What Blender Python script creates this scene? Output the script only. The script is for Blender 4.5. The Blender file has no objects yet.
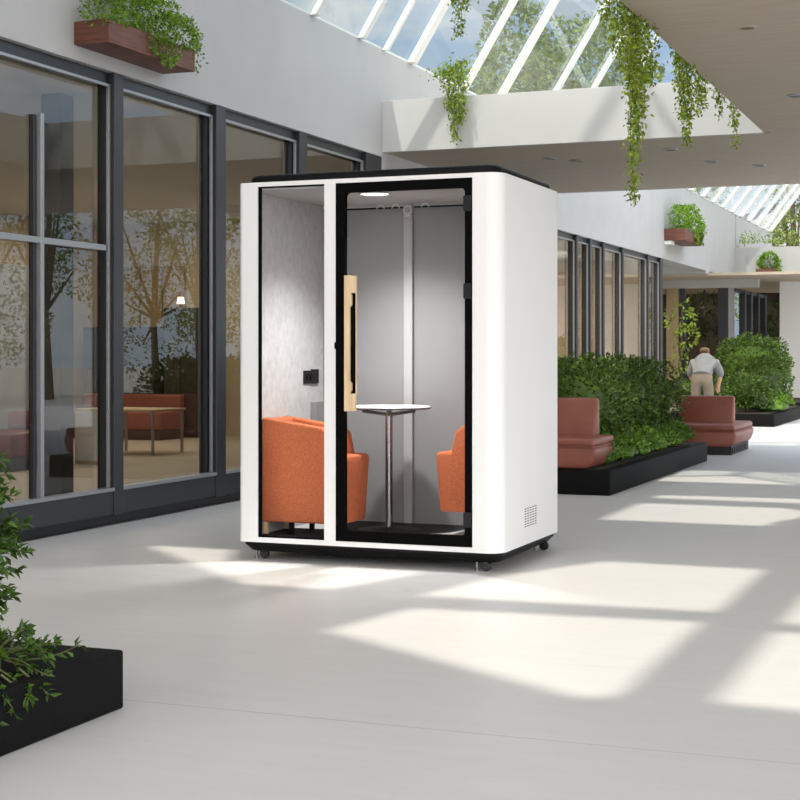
import bpy, bmesh, math, random
import numpy as np
from mathutils import Vector, Matrix
from mathutils.geometry import tessellate_polygon

R = math.radians
scn = bpy.context.scene
col = scn.collection
random.seed(4)
rng = np.random.default_rng(11)

# ------------------------------------------------------------------ materials
def mat(name, c, rough=0.5, metal=0.0, var=0.0, scale=8.0, bump=0.0, bscale=60.0, spec=0.5, stretch=None, emit=0.0, island=0.0):
    m = bpy.data.materials.new(name); m.use_nodes = True
    nt = m.node_tree; N = nt.nodes; L = nt.links
    b = N['Principled BSDF']
    b.inputs['Roughness'].default_value = rough
    b.inputs['Metallic'].default_value = metal
    b.inputs['Specular IOR Level'].default_value = spec
    b.inputs['Base Color'].default_value = (*c, 1)
    if var or bump:
        tc = N.new('ShaderNodeTexCoord'); mp = N.new('ShaderNodeMapping')
        L.new(tc.outputs['Object'], mp.inputs['Vector'])
        if stretch: mp.inputs['Scale'].default_value = stretch
    if var:
        n = N.new('ShaderNodeTexNoise'); n.inputs['Scale'].default_value = scale; n.inputs['Detail'].default_value = 6
        L.new(mp.outputs['Vector'], n.inputs['Vector'])
        r = N.new('ShaderNodeValToRGB')
        r.color_ramp.elements[0].position = .3; r.color_ramp.elements[1].position = .7
        r.color_ramp.elements[0].color = (*[max(0, x * (1 - var)) for x in c], 1)
        r.color_ramp.elements[1].color = (*[min(1, x * (1 + var)) for x in c], 1)
        L.new(n.outputs['Fac'], r.inputs['Fac'])
        L.new(r.outputs['Color'], b.inputs['Base Color'])
    if island:
        g = N.new('ShaderNodeNewGeometry'); r = N.new('ShaderNodeValToRGB')
        r.color_ramp.elements[0].color = (*[x * (1 - island) for x in c], 1)
        r.color_ramp.elements[1].color = (*[min(1, x * (1 + island)) for x in (c[0] * 1.25, c[1] * 1.1, c[2] * .8)], 1)
        L.new(g.outputs['Random Per Island'], r.inputs['Fac'])
        L.new(r.outputs['Color'], b.inputs['Base Color'])
    if bump:
        n2 = N.new('ShaderNodeTexNoise'); n2.inputs['Scale'].default_value = bscale; n2.inputs['Detail'].default_value = 4
        L.new(mp.outputs['Vector'], n2.inputs['Vector'])
        bp = N.new('ShaderNodeBump'); bp.inputs['Strength'].default_value = bump; bp.inputs['Distance'].default_value = .01
        L.new(n2.outputs['Fac'], bp.inputs['Height']); L.new(bp.outputs['Normal'], b.inputs['Normal'])
    if emit:
        b.inputs['Emission Color'].default_value = (*c, 1); b.inputs['Emission Strength'].default_value = emit
    return m

def leafmat(name, c, island=.45, trans=.25, rough=.42):
    m = mat(name, c, rough, island=island, spec=.35)
    nt = m.node_tree; N = nt.nodes; L = nt.links
    b = N['Principled BSDF']
    t = N.new('ShaderNodeBsdfTranslucent'); mx = N.new('ShaderNodeMixShader'); mx.inputs['Fac'].default_value = trans
    src = b.inputs['Base Color'].links[0].from_socket
    L.new(src, t.inputs['Color'])
    L.new(b.outputs[0], mx.inputs[1]); L.new(t.outputs[0], mx.inputs[2])
    L.new(mx.outputs[0], N['Material Output'].inputs['Surface'])
    return m

def glassmat(name, tint=(.9, .9, .9), k0=.04, gain=1.0):
    m = bpy.data.materials.new(name); m.use_nodes = True
    nt = m.node_tree; N = nt.nodes; L = nt.links
    N.remove(N['Principled BSDF'])
    t = N.new('ShaderNodeBsdfTransparent'); t.inputs['Color'].default_value = (*tint, 1)
    g = N.new('ShaderNodeBsdfGlossy'); g.inputs['Roughness'].default_value = 0.0
    g.inputs['Color'].default_value = (.95, .97, 1, 1)
    lw = N.new('ShaderNodeLayerWeight'); lw.inputs['Blend'].default_value = .5
    p = N.new('ShaderNodeMath'); p.operation = 'POWER'; p.inputs[1].default_value = 5
    L.new(lw.outputs['Facing'], p.inputs[0])
    ma = N.new('ShaderNodeMath'); ma.operation = 'MULTIPLY_ADD'
    ma.inputs[1].default_value = .9 * gain; ma.inputs[2].default_value = k0 * gain; ma.use_clamp = True
    L.new(p.outputs[0], ma.inputs[0])
    mx = N.new('ShaderNodeMixShader')
    L.new(ma.outputs[0], mx.inputs['Fac']); L.new(t.outputs[0], mx.inputs[1]); L.new(g.outputs[0], mx.inputs[2])
    L.new(mx.outputs[0], N['Material Output'].inputs['Surface'])
    return m

def woodmat(name, c1, c2, axis_scale=(3, 3, 40), rough=.5):
    m = bpy.data.materials.new(name); m.use_nodes = True
    nt = m.node_tree; N = nt.nodes; L = nt.links
    b = N['Principled BSDF']; b.inputs['Roughness'].default_value = rough
    tc = N.new('ShaderNodeTexCoord'); mp = N.new('ShaderNodeMapping'); mp.inputs['Scale'].default_value = axis_scale
    n = N.new('ShaderNodeTexNoise'); n.inputs['Scale'].default_value = 1.6; n.inputs['Detail'].default_value = 8
    n.inputs['Roughness'].default_value = .65
    r = N.new('ShaderNodeValToRGB')
    r.color_ramp.elements[0].position = .32; r.color_ramp.elements[0].color = (*c1, 1)
    r.color_ramp.elements[1].position = .68; r.color_ramp.elements[1].color = (*c2, 1)
    L.new(tc.outputs['Object'], mp.inputs['Vector']); L.new(mp.outputs['Vector'], n.inputs['Vector'])
    L.new(n.outputs['Fac'], r.inputs['Fac']); L.new(r.outputs['Color'], b.inputs['Base Color'])
    bp = N.new('ShaderNodeBump'); bp.inputs['Strength'].default_value = .15; bp.inputs['Distance'].default_value = .005
    L.new(n.outputs['Fac'], bp.inputs['Height']); L.new(bp.outputs['Normal'], b.inputs['Normal'])
    return m

def floormat():
    m = bpy.data.materials.new('pale_concrete'); m.use_nodes = True
    nt = m.node_tree; N = nt.nodes; L = nt.links
    b = N['Principled BSDF']; b.inputs['Roughness'].default_value = .42; b.inputs['Specular IOR Level'].default_value = .3
    g = N.new('ShaderNodeNewGeometry')
    mp = N.new('ShaderNodeMapping'); mp.inputs['Scale'].default_value = (1.2, 7, 1)
    L.new(g.outputs['Position'], mp.inputs['Vector'])
    n = N.new('ShaderNodeTexNoise'); n.inputs['Scale'].default_value = 1.6; n.inputs['Detail'].default_value = 9; n.inputs['Roughness'].default_value = .7
    L.new(mp.outputs['Vector'], n.inputs['Vector'])
    r = N.new('ShaderNodeValToRGB')
    r.color_ramp.elements[0].position = .25; r.color_ramp.elements[0].color = (.60, .597, .592, 1)
    r.color_ramp.elements[1].position = .75; r.color_ramp.elements[1].color = (.65, .647, .642, 1)
    L.new(n.outputs['Fac'], r.inputs['Fac'])
    # thin joints across the floor every 1.22 m
    sp = N.new('ShaderNodeSeparateXYZ'); L.new(g.outputs['Position'], sp.inputs[0])
    def mth(op, a, bv, clamp=False):
        q = N.new('ShaderNodeMath'); q.operation = op; q.use_clamp = clamp
        for i, x in enumerate((a, bv)):
            if x is None: continue
            if isinstance(x, (int, float)): q.inputs[i].default_value = x
            else: L.new(x, q.inputs[i])
        return q.outputs[0]
    y = mth('ADD', sp.outputs['Y'], -4.84 + 12.2 + .61)
    y = mth('MODULO', y, 1.22)
    y = mth('ABSOLUTE', mth('SUBTRACT', y, .61), None)
    line = mth('LESS_THAN', y, .0035)
    n3 = N.new('ShaderNodeTexNoise'); n3.inputs['Scale'].default_value = .9; n3.inputs['Detail'].default_value = 1
    L.new(g.outputs['Position'], n3.inputs['Vector'])
    near = mth('LESS_THAN', sp.outputs['Y'], 5.2)
    st = mth('MULTIPLY', line, mth('MULTIPLY', n3.outputs['Fac'], mth('ADD', mth('MULTIPLY', near, .75), .25)))
    mx = N.new('ShaderNodeMixRGB'); mx.inputs['Color2'].default_value = (.16, .15, .14, 1)
    L.new(st, mx.inputs['Fac']); L.new(r.outputs['Color'], mx.inputs['Color1'])
    L.new(mx.outputs['Color'], b.inputs['Base Color'])
    bp = N.new('ShaderNodeBump'); bp.inputs['Strength'].default_value = .06; bp.inputs['Distance'].default_value = .01
    L.new(n.outputs['Fac'], bp.inputs['Height']); L.new(bp.outputs['Normal'], b.inputs['Normal'])
    return m

M = dict(
    plaster=mat('white_plaster', (.44, .44, .445), .8, var=.03, scale=2.5, bump=.05, bscale=90),
    beamwhite=mat('beam_white', (.58, .58, .58), .75, var=.025, scale=2),
    soffit=mat('brown_board_soffit', (.50, .425, .34), .7, var=.08, scale=3, stretch=(.6, 9, 1), bump=.1, bscale=14),
    floor=floormat(),
    ground=mat('outside_paving', (.45, .44, .41), .8, var=.1, scale=.5),
    frame=mat('anthracite_frame', (.018, .020, .026), .38, var=.05, scale=3),
    trimgrey=mat('aluminium_trim', (.33, .34, .36), .35, .6),
    black=mat('kerb_black', (.012, .012, .013), .6),
    facade_glass=glassmat('facade_glass', (.76, .75, .72), .05, 1.0),
    roof_glass=glassmat('roof_glass', (.90, .93, .93), .03, .8),
    white_metal=mat('white_roof_metal', (.82, .83, .83), .4, var=.02, scale=4),
    booth_white=mat('booth_white_lacquer', (.79, .79, .80), .45),
    booth_black=mat('booth_black_lacquer', (.005, .005, .005), .45, spec=.12),
    booth_frame=mat('door_frame_black', (.002, .002, .002), .6, spec=.04),
    hinge=mat('hinge_dark_grey', (.014, .014, .015), .6, spec=.2),
    cap=mat('roof_cap_black', (.006, .006, .0065), .4, spec=.12),
    booth_glass=glassmat('booth_glass', (.985, .985, .985), .012, .06),
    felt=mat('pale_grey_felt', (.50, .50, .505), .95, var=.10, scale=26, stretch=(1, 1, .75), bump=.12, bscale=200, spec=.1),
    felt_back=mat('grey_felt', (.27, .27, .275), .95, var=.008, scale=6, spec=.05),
    felt_post=mat('light_grey_post', (.40, .40, .405), .8),
    booth_ceiling=mat('grey_ceiling_panel', (.42, .42, .42), .8),
    booth_floor=mat('light_grey_floor', (.55, .55, .55), .6),
    floor_dark=mat('dark_floor', (.018, .018, .02), .95, bump=.2, bscale=300),
    lamp=mat('lamp_white', (1, .98, .95), .5, emit=4.0),
    wood=woodmat('pale_ash_wood', (.60, .43, .25), (.78, .61, .40), (30, 30, 2)),
    orange=mat('orange_wool', (.53, .155, .07), .95, var=.20, scale=110, bump=.45, bscale=260, spec=.15),
    chrome=mat('brushed_steel', (.30, .30, .31), .25, 1.0),
    caster=mat('caster_black', (.01, .01, .01), .35),
    tabletop=mat('white_laminate', (.80, .80, .80), .25),
    tabledge=mat('dark_table_edge', (.12, .12, .12), .4),
    leather=mat('tan_leather', (.24, .072, .045), .42, var=.12, scale=5, bump=.12, bscale=120),
    planter=mat('charcoal_planter', (.0055, .0055, .0056), .65, spec=.10, var=.1, scale=4, bump=.08, bscale=150),
    soil=mat('soil', (.03, .022, .015), .95, bump=.4, bscale=40),
    redwood=woodmat('red_brown_wood', (.085, .026, .016), (.17, .06, .036), (2, 2, 22)),
    bark=mat('bark', (.09, .065, .045), .9, var=.3, scale=12, bump=.5, bscale=30),
    stem=mat('green_stem', (.08, .10, .03), .7),
    leaf_hedge=leafmat('hedge_leaf', (.050, .102, .014), .5, .15),
    leaf_low=leafmat('low_shrub_leaf', (.075, .165, .02), .5, .2),
    leaf_near=leafmat('glossy_leaf', (.042, .10, .014), .5, .2, .3),
    leaf_box=leafmat('box_plant_leaf', (.14, .28, .03), .5, .3),
    leaf_vine=leafmat('vine_leaf', (.22, .33, .05), .5, .35),
    leaf_tree=leafmat('tree_leaf', (.14, .20, .075), .5, .35),
    leaf_dark=leafmat('indoor_leaf', (.03, .06, .018), .5, .2),
    room_wall=mat('beige_wall', (.52, .43, .30), .8, var=.04, scale=3),
    room_floor=mat('room_floor', (.50, .45, .37), .6, var=.05, scale=2),
    panelwood=woodmat('oak_panel', (.30, .22, .12), (.40, .30, .17), (1, 1, .3)),
    darkcab=mat('dark_cabinet', (.035, .03, .025), .35),
    column_dark=mat('dark_column', (.03, .028, .026), .6),
    partition=mat('pale_partition', (.55, .57, .58), .7, var=.04, scale=1.5),
    endwhite=mat('end_wall_white', (.82, .82, .82), .8),
    roof_board=mat('roof_board', (.6, .6, .6), .8),
    skin=mat('skin', (.50, .28, .19), .6),
    hair=mat('brown_hair', (.13, .08, .05), .8),
    shirt=mat('grey_shirt', (.17, .175, .18), .9, var=.06, scale=12),
    trousers=mat('beige_trousers', (.17, .14, .105), .9, var=.06, scale=12),
    shoe=mat('shoe_dark', (.03, .025, .02), .6),
    screen=mat('dark_screen', (.01, .01, .012), .2),
    warm_lamp=mat('warm_lamp', (1, .75, .45), .5, emit=6.0),
    printed=mat('white_print', (.9, .9, .9), .6),
)

# ------------------------------------------------------------------ mesh helpers
class MB:
    def __init__(s): s.v = []; s.f = []
    def add(s, vs, fs):
        b = len(s.v); s.v += [tuple(v) for v in vs]; s.f += [tuple(i + b for i in f) for f in fs]; return s
    def bm(s, bm):
        bm.verts.index_update()
        s.add([v.co[:] for v in bm.verts], [[v.index for v in f.verts] for f in bm.faces]); bm.free(); return s
    def box(s, lo, hi, bev=0.0, seg=2):
        bm = bmesh.new(); bmesh.ops.create_cube(bm, size=1)
        for v in bm.verts:
            v.co = Vector([lo[i] + (v.co[i] + .5) * (hi[i] - lo[i]) for i in range(3)])
        if bev: bmesh.ops.bevel(bm, geom=list(bm.edges), offset=bev, segments=seg, profile=.5, affect='EDGES')
        return s.bm(bm)
    def prism(s, pts, axis, a, b, bev=0.0, seg=2, bev_all=True):
        """pts: 2-D outline in the other two axes, extruded along axis from a to b"""
        def P(p, t):
            return {0: (t, p[0], p[1]), 1: (p[0], t, p[1]), 2: (p[0], p[1], t)}[axis]
        bm = bmesh.new(); n = len(pts)
        A = [bm.verts.new(P(p, a)) for p in pts]; B = [bm.verts.new(P(p, b)) for p in pts]
        bm.faces.new(A); bm.faces.new(B[::-1])
        for i in range(n): bm.faces.new((A[i], B[i], B[(i + 1) % n], A[(i + 1) % n]))
        bmesh.ops.recalc_face_normals(bm, faces=list(bm.faces))
        if bev: bmesh.ops.bevel(bm, geom=list(bm.edges), offset=bev, segments=seg, profile=.5, affect='EDGES')
        return s.bm(bm)
    def holed(s, outer, holes, axis, a, b):
        def P(p, t):
            return {0: (t, p[0], p[1]), 1: (p[0], t, p[1]), 2: (p[0], p[1], t)}[axis]
        loops = [outer] + holes
        flat = [p for l in loops for p in l]
        tris = tessellate_polygon([[Vector((p[0], p[1], 0)) for p in l] for l in loops])
        n = len(flat); vs = [P(p, a) for p in flat] + [P(p, b) for p in flat]
        fs = [tuple(t) for t in tris] + [tuple(i + n for i in reversed(t)) for t in tris]
        o = 0
        for l in loops:
            k = len(l)
            for i in range(k):
                j = (i + 1) % k; fs.append((o + i, o + j, o + j + n, o + i + n))
            o += k
        bm = bmesh.new(); V = [bm.verts.new(v) for v in vs]
        for f in fs:
            try: bm.faces.new([V[i] for i in f])
            except ValueError: pass
        bmesh.ops.recalc_face_normals(bm, faces=list(bm.faces))
        return s.bm(bm)
    def tube(s, pts, r, seg=8, r2=None, cap=True):
        pts = [Vector(p) for p in pts]; n = len(pts); rings = []
        r2 = r if r2 is None else r2
        for i, p in enumerate(pts):
            d = (pts[min(i + 1, n - 1)] - pts[max(i - 1, 0)]).normalized()
            u = d.cross(Vector((0, 0, 1)) if abs(d.z) < .9 else Vector((1, 0, 0))).normalized(); w = d.cross(u)
            rr = r + (r2 - r) * i / max(1, n - 1)
            rings.append([p + rr * (math.cos(2 * math.pi * k / seg) * u + math.sin(2 * math.pi * k / seg) * w) for k in range(seg)])
        vs = [v for g in rings for v in g]; fs = []
        for i in range(n - 1):
            for k in range(seg):
                a, b = i * seg + k, i * seg + (k + 1) % seg
                fs.append((a, b, b + seg, a + seg))
        if cap: fs += [tuple(range(seg))[::-1], tuple((n - 1) * seg + k for k in range(seg))]
        return s.add(vs, fs)
    def lathe(s, prof, c=(0, 0, 0), seg=40, axis=2):
        vs = []; fs = []; n = len(prof)
        for k in range(seg):
            a = 2 * math.pi * k / seg
            for (r, z) in prof:
                x, y = r * math.cos(a), r * math.sin(a)
                q = {2: (x, y, z), 0: (z, x, y), 1: (x, z, y)}[axis]
                vs.append((c[0] + q[0], c[1] + q[1], c[2] + q[2]))
        for k in range(seg):
            for i in range(n - 1):
                a, b = k * n + i, ((k + 1) % seg) * n + i
                fs.append((a, b, b + 1, a + 1))
        fs.append(tuple(k * n for k in range(seg))[::-1]); fs.append(tuple(k * n + n - 1 for k in range(seg)))
        return s.add(vs, fs)

WL = {}
def worldloc(o): return WL.get(o.name, Vector((0, 0, 0)))

def finish_mesh(me, m, smooth):
    me.materials.append(m)
    if smooth:
        me.polygons.foreach_set('use_smooth', [True] * len(me.polygons))
        try: me.set_sharp_from_angle(angle=R(smooth if smooth is not True else 35))
        except Exception: pass
    me.update()

def obj(name, mb, m, parent=None, smooth=35, base=None):
    vs = np.array(mb.v, dtype=float).reshape(-1, 3)
    if parent is not None: org = worldloc(parent)
    elif base is not None: org = Vector(base)
    else:
        lo, hi = vs.min(0), vs.max(0); org = Vector(((lo[0] + hi[0]) / 2, (lo[1] + hi[1]) / 2, lo[2]))
    me = bpy.data.meshes.new(name); me.from_pydata([tuple(v) for v in vs - np.array(org)], [], mb.f)
    finish_mesh(me, M[m], smooth)
    o = bpy.data.objects.new(name, me); col.objects.link(o)
    if parent is not None: o.parent = parent
    else: o.location = org
    WL[o.name] = org.copy()
    return o

def tag(o, label, cat, group=None, kind=None):
    o['label'] = label; o['category'] = cat
    if group: o['group'] = group
    if kind: o['kind'] = kind
    return o

def thing(name, label, cat, loc, group=None):
    o = bpy.data.objects.new(name, None); col.objects.link(o); o.location = loc
    o.empty_display_size = .1
    WL[o.name] = Vector(loc)
    return tag(o, label, cat, group)

def struct(name, mb, m, parent=None, smooth=0, label=None):
    o = obj(name, mb, m, parent, smooth)
    if parent is None: o['kind'] = 'structure'
    if label: o['label'] = label; o['category'] = label.split()[-1] if False else name.split('_')[0]
    return o

def struct_empty(name, loc):
    o = bpy.data.objects.new(name, None); col.objects.link(o); o.location = loc
    WL[o.name] = Vector(loc); o['kind'] = 'structure'
    return o

# ------------------------------------------------------------------ foliage
def leaf_arrays(P, Nn, size, width=.5, droop=0.0, jitter=.6):
    """one folded leaf per point; Nn is the direction the leaf grows in"""
    n = len(P)
    A = Nn + rng.normal(0, jitter, (n, 3)); A[:, 2] -= droop
    A /= np.linalg.norm(A, axis=1)[:, None] + 1e-9
    U = rng.normal(0, 1, (n, 3)); U[:, 2] += .8
    S = np.cross(A, U); S /= np.linalg.norm(S, axis=1)[:, None] + 1e-9
    Q = np.cross(S, A)
    sz = (size * rng.uniform(.65, 1.3, n))[:, None]
    w = width * .5
    v0 = P; v1 = P + sz * (.45 * A + w * S + .10 * Q); v2 = P + sz * (1.0 * A - .12 * Q)
    v3 = P + sz * (.45 * A - w * S + .10 * Q); v4 = P + sz * (.5 * A)
    V = np.stack([v0, v1, v2, v3, v4], 1).reshape(-1, 3)
    i = np.arange(n)[:, None] * 5
    F = np.concatenate([i + np.array([[0, 1, 2, 4]]), i + np.array([[0, 4, 2, 3]])], 1).reshape(-1, 4)
    return V, F

def foliage(name, P, Nn, size, m, parent=None, width=.5, droop=0.0, jitter=.6, core=None, base=None):
    V, F = leaf_arrays(np.asarray(P, float), np.asarray(Nn, float), size, width, droop, jitter)
    mb = MB(); mb.v = [tuple(v) for v in V]; mb.f = [tuple(int(k) for k in f) for f in F]
    if core: 
        b = len(mb.v); mb.v += core.v; mb.f += [tuple(k + b for k in f) for f in core.f]
    return obj(name, mb, m, parent, smooth=0, base=base)

def blob_points(blobs, n, depth=.35):
    """points near the surfaces of ellipsoids (c, r), pointing outward; those deep inside another blob are dropped"""
    w = np.array([(b[1][0] * b[1][1] + b[1][1] * b[1][2] + b[1][0] * b[1][2]) for b in blobs]); w = w / w.sum()
    Ps, Ns = [], []
    for (c, r), k in zip(blobs, w):
        m_ = max(6, int(n * k)); d = rng.normal(0, 1, (m_, 3)); d /= np.linalg.norm(d, axis=1)[:, None]
        t = 1 - depth * rng.random((m_, 1)) ** 1.6
        lump = 1 + .10 * np.sin(d[:, :1] * 7 + c[0] * 3) * np.sin(d[:, 1:2] * 6 + c[1]) + .06 * np.sin(d[:, 2:] * 11)
        Ps.append(np.array(c) + d * np.array(r) * t * lump); Ns.append(d)
    P, Nn = np.concatenate(Ps), np.concatenate(Ns)
    keep = np.ones(len(P), bool)
    for c, r in blobs:
        q = ((P - np.array(c)) / np.array(r)); keep &= (q ** 2).sum(1) > .42
    return P[keep], Nn[keep]

def lump_core(blobs, f=.72, seg=12):
    mb = MB()
    for c, r in blobs:
        bm = bmesh.new(); bmesh.ops.create_icosphere(bm, subdivisions=2, radius=1)
        for v in bm.verts:
            k = f * (1 + .12 * math.sin(v.co.x * 9 + c[0]) * math.cos(v.co.y * 8 + c[1]))
            v.co = Vector([c[i] + v.co[i] * r[i] * k for i in range(3)])
        mb.bm(bm)
    return mb

# ================================================================== constants of the place
XF = -6.10          # plane of the left facade
ZS = 3.385          # underside of bridge and canopy
XC = -2.15          # edge of the canopy
YB = 14.97          # front of the bridge
YB2 = 19.65         # back of the bridge
ZT = 4.46           # top of the fascia
SUN = Vector((.2, .5, -1.0))

# ------------------------------------------------------------------ ground and floor
struct('floor', MB().box((-6.12, -8, -.10), (9, 75, 0)), 'floor')
struct('ground', MB().box((-90, -60, -.30), (90, 130, -.12)), 'ground')

# ------------------------------------------------------------------ left facade
struct('wall_left', MB().box((XF - .35, 3.3, 3.335), (XF, YB, ZT)), 'plaster')
struct('wall_left', MB().box((XF - .35, YB, 3.09), (XF, 25.5, ZT)), 'plaster')
struct('wall_left', MB().box((XF - .35, 25.5, 3.09), (XF, 37.7, 4.65)), 'plaster')
struct('baseboard_left', MB().box((XF - .3, 3.3, 0), (XF - .06, YB, .075)), 'black')
struct('baseboard_left', MB().box((XF - .3, 21.0, 0), (XF - .06, 29.24, .075)), 'black')
struct('wall_left', MB().box((XF - .35, YB, 0), (XF - .05, 21.0, 3.09)), 'frame')

def bay(n, y0, y1, zt, post=.15, mullion=None, transom=None, sill=.265, wide_end=0, jamb=.05):
    """one glazed bay; the post stands at its far end"""
    w = struct_empty('window_%d' % n, (XF, (y0 + y1) / 2, 0))
    f = MB()
    f.box((XF - .14, y1 - post - wide_end, .07), (XF - .004, y1, zt), .004)         # post
    f.box((XF - .14, y0, zt - .085), (XF - .055, y1 - post, zt), .004)                     # head
    f.box((XF - .14, y0, .078), (XF - .012, y1 - post, sill - .015), .004)          # base panel
    f.box((XF - .14, y1 - post - jamb, sill), (XF - .07, y1 - post, zt - .085))     # inner jamb
    obj('window_frame', f, 'frame', w, 0)
    t = MB()
    t.box((XF - .075, y0, sill - .015), (XF + .002, y1 - post, sill + .012), .003)
    t.box((XF - .06, y1 - post - .022, sill + .012), (XF - .035, y1 - post - .002, zt - .10), .002)
    t.box((XF - .06, y0, zt - .108), (XF - .035, y1 - post, zt - .087), .002)
    obj('window_trim', t, 'trimgrey', w, 0)
    if mullion:
        k = MB(); k.box((XF - .11, mullion - .03, sill), (XF - .07, mullion + .006, 2.90), .003)
        obj('mullion_core', k, 'frame', w, 0)
        k = MB(); k.box((XF - .07, mullion + .006, sill), (XF - .035, mullion + .046, 2.91), .003)
        obj('mullion', k, 'trimgrey', w, 0)
    if transom:
        k = MB(); k.box((XF - .075, y0, transom - .022), (XF - .04, y1 - post - .05, transom + .022), .003)
        obj('transom', k, 'trimgrey', w, 0)
    p = MB(); p.box((XF - .104, y0 - .0, sill), (XF - .098, y1 - post - .05, zt - .085))
    obj('pane', p, 'facade_glass', w, 0)
    return w

bay(1, 3.4, 5.05, 3.335)
bay(2, 5.05, 6.65, 3.335)
bay(3, 6.65, 8.22, 3.335)
bay(4, 8.22, 9.885, 3.335, mullion=8.87, transom=2.04, post=.13, jamb=.012)
bay(5, 9.885, 11.50, 3.335, post=.17)
bay(6, 11.50, 13.12, 3.335, post=.17)
bay(7, 13.12, YB, 3.335, post=.42)
ys = [21.05, 22.98, 23.80, 24.66, 26.02, 28.03, 29.26]
for i in range(len(ys) - 1):
    bay(8 + i, ys[i], ys[i + 1], 3.09, post=.10 if i != 5 else .22, jamb=.012)

# the room behind the glass
struct('floor', MB().box((-13.5, 3.3, -.1), (-6.3, 20.9, .012)), 'room_floor')
struct('ceiling', MB().box((-13.5, 3.3, 3.30), (XF - .35, 20.9, 3.42)), 'roof_board')
struct('wall_back', MB().box((-13.6, 3.3, 0), (-13.5, 20.9, 3.3)), 'room_wall')
struct('wall_far', MB().box((-13.6, 20.8, 0), (-6.46, 20.9, 3.3)), 'room_wall')
struct('wall_near', MB().box((-13.6, 3.2, 0), (-6.2, 3.3, 3.3)), 'room_wall')
struct('wall_back', MB().box((-9.1, 20.9, 0), (-9, 29.5, 3.1)), 'room_wall')
struct('floor', MB().box((-9, 20.9, -.1), (-6.3, 29.5, .012)), 'room_floor')
struct('ceiling', MB().box((-9.1, 20.9, 3.09), (XF - .35, 29.5, 3.2)), 'roof_board')
struct('wall_far', MB().box((-9.1, 29.5, 0), (-6.46, 29.6, 3.1)), 'room_wall')

# ------------------------------------------------------------------ canopy, bridge and their fascias
struct('ceiling', MB().box((XF, YB + .06, ZS), (9, YB2 - .06, ZS + .45)), 'soffit')
struct('ceiling', MB().box((XC + .06, 8.0, ZS), (9, YB + .06, ZS + .45)), 'soffit')
struct('trim_1', MB().box((XF, YB, ZS - .004), (XC, YB + .059, 3.92), .003), 'beamwhite')
struct('trim_2', MB().box((XF, YB2 - .059, ZS - .004), (9, YB2, 3.92), .003), 'beamwhite')
struct('trim_3', MB().box((XC, 8.0, ZS + .02), (XC + .059, YB, 3.92), .003), 'beamwhite')
struct('ceiling', MB().box((XC - .002, 8.0, ZS), (XC + .0595, YB - .001, ZS + .0199)), 'soffit')
struct('trim_4', MB().box((XC, 7.94, ZS - .004), (9, 8.0, 3.92), .003), 'beamwhite')

# ------------------------------------------------------------------ roof lanterns (glazed)
def lantern(n, x0, x1, z0, tan, ys, y0, y1, w=.10, h=.16, panes=True, gable=False):
    xm = (x0 + x1) / 2; zr = z0 + (xm - x0) * tan
    e = struct_empty('window_%d' % n, (xm, (y0 + y1) / 2, z0))
    L_ = math.hypot(xm - x0, zr - z0); ux, uz = (xm - x0) / L_, (zr - z0) / L_
    def rafter(y, ww, hh, side):
        sx = 1 if side == 0 else -1; bx = x0 if side == 0 else x1
        pts = [(bx, z0), (xm, zr), (xm, zr - hh / abs(ux) * .6), (bx + sx * hh * .9, z0)]
        return MB().prism(pts, 1, y - ww / 2, y + ww / 2)
    for (y, ww) in ys:
        for side in (0, 1):
            obj('rafter', rafter(y, ww, h, side), 'white_metal', e, 0)
    obj('ridge_bar', MB().box((xm - .06, y0, zr - .12), (xm + .06, y1, zr + .03)), 'white_metal', e, 0)
    for side in (0, 1):
        bx = x0 if side == 0 else x1; sx = 1 if side == 0 else -1
        obj('eaves_bar', MB().box((min(bx, bx - sx * .06), y0, z0 - .0), (max(bx, bx - sx * .06), y1, z0 + .025)), 'white_metal', e, 0)
        a = [(bx, z0), (xm, zr), (xm, zr + .012), (bx - sx * .008, z0 + .004)]
        obj('roof_pane', MB().prism(a, 1, y0, y1), 'roof_glass', e, 0)
    if gable:
        t = MB(); t.box((x0 + .3, y1 - .1, z0 + .35), (x1 - .3, y1, z0 + .45))
        obj('tie_bar', t, 'white_metal', e, 0)
    return e

raf = [(12.3, .10), (13.215, .10), (14.352, .10), (14.998, .05), (15.772, .15), (17.53, .12), (18.778, .17), (20.625, .12), (22.084, .12), (23.6, .12)]
lantern(21, XF, XC, ZT, 1.62, raf, 12.2, 23.7, h=.07, gable=True)
raf2 = [(28.4, .12), (30.0, .12), (31.6, .12)] + [(31.957 + i * 1.3, .20) for i in range(9)] + [(43.4, .30)]
lantern(22, XF, XC, 4.66, 1.34, raf2, 27.8, 43.6, h=.08, gable=False)
struct('wall_left', MB().box((XF - .3, 37.8, 3.92), (XF, 44, 4.64)), 'plaster')
struct('trim_6', MB().box((XC, YB2, 3.3), (XC + .3, 45, 4.6)), 'plaster')

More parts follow.
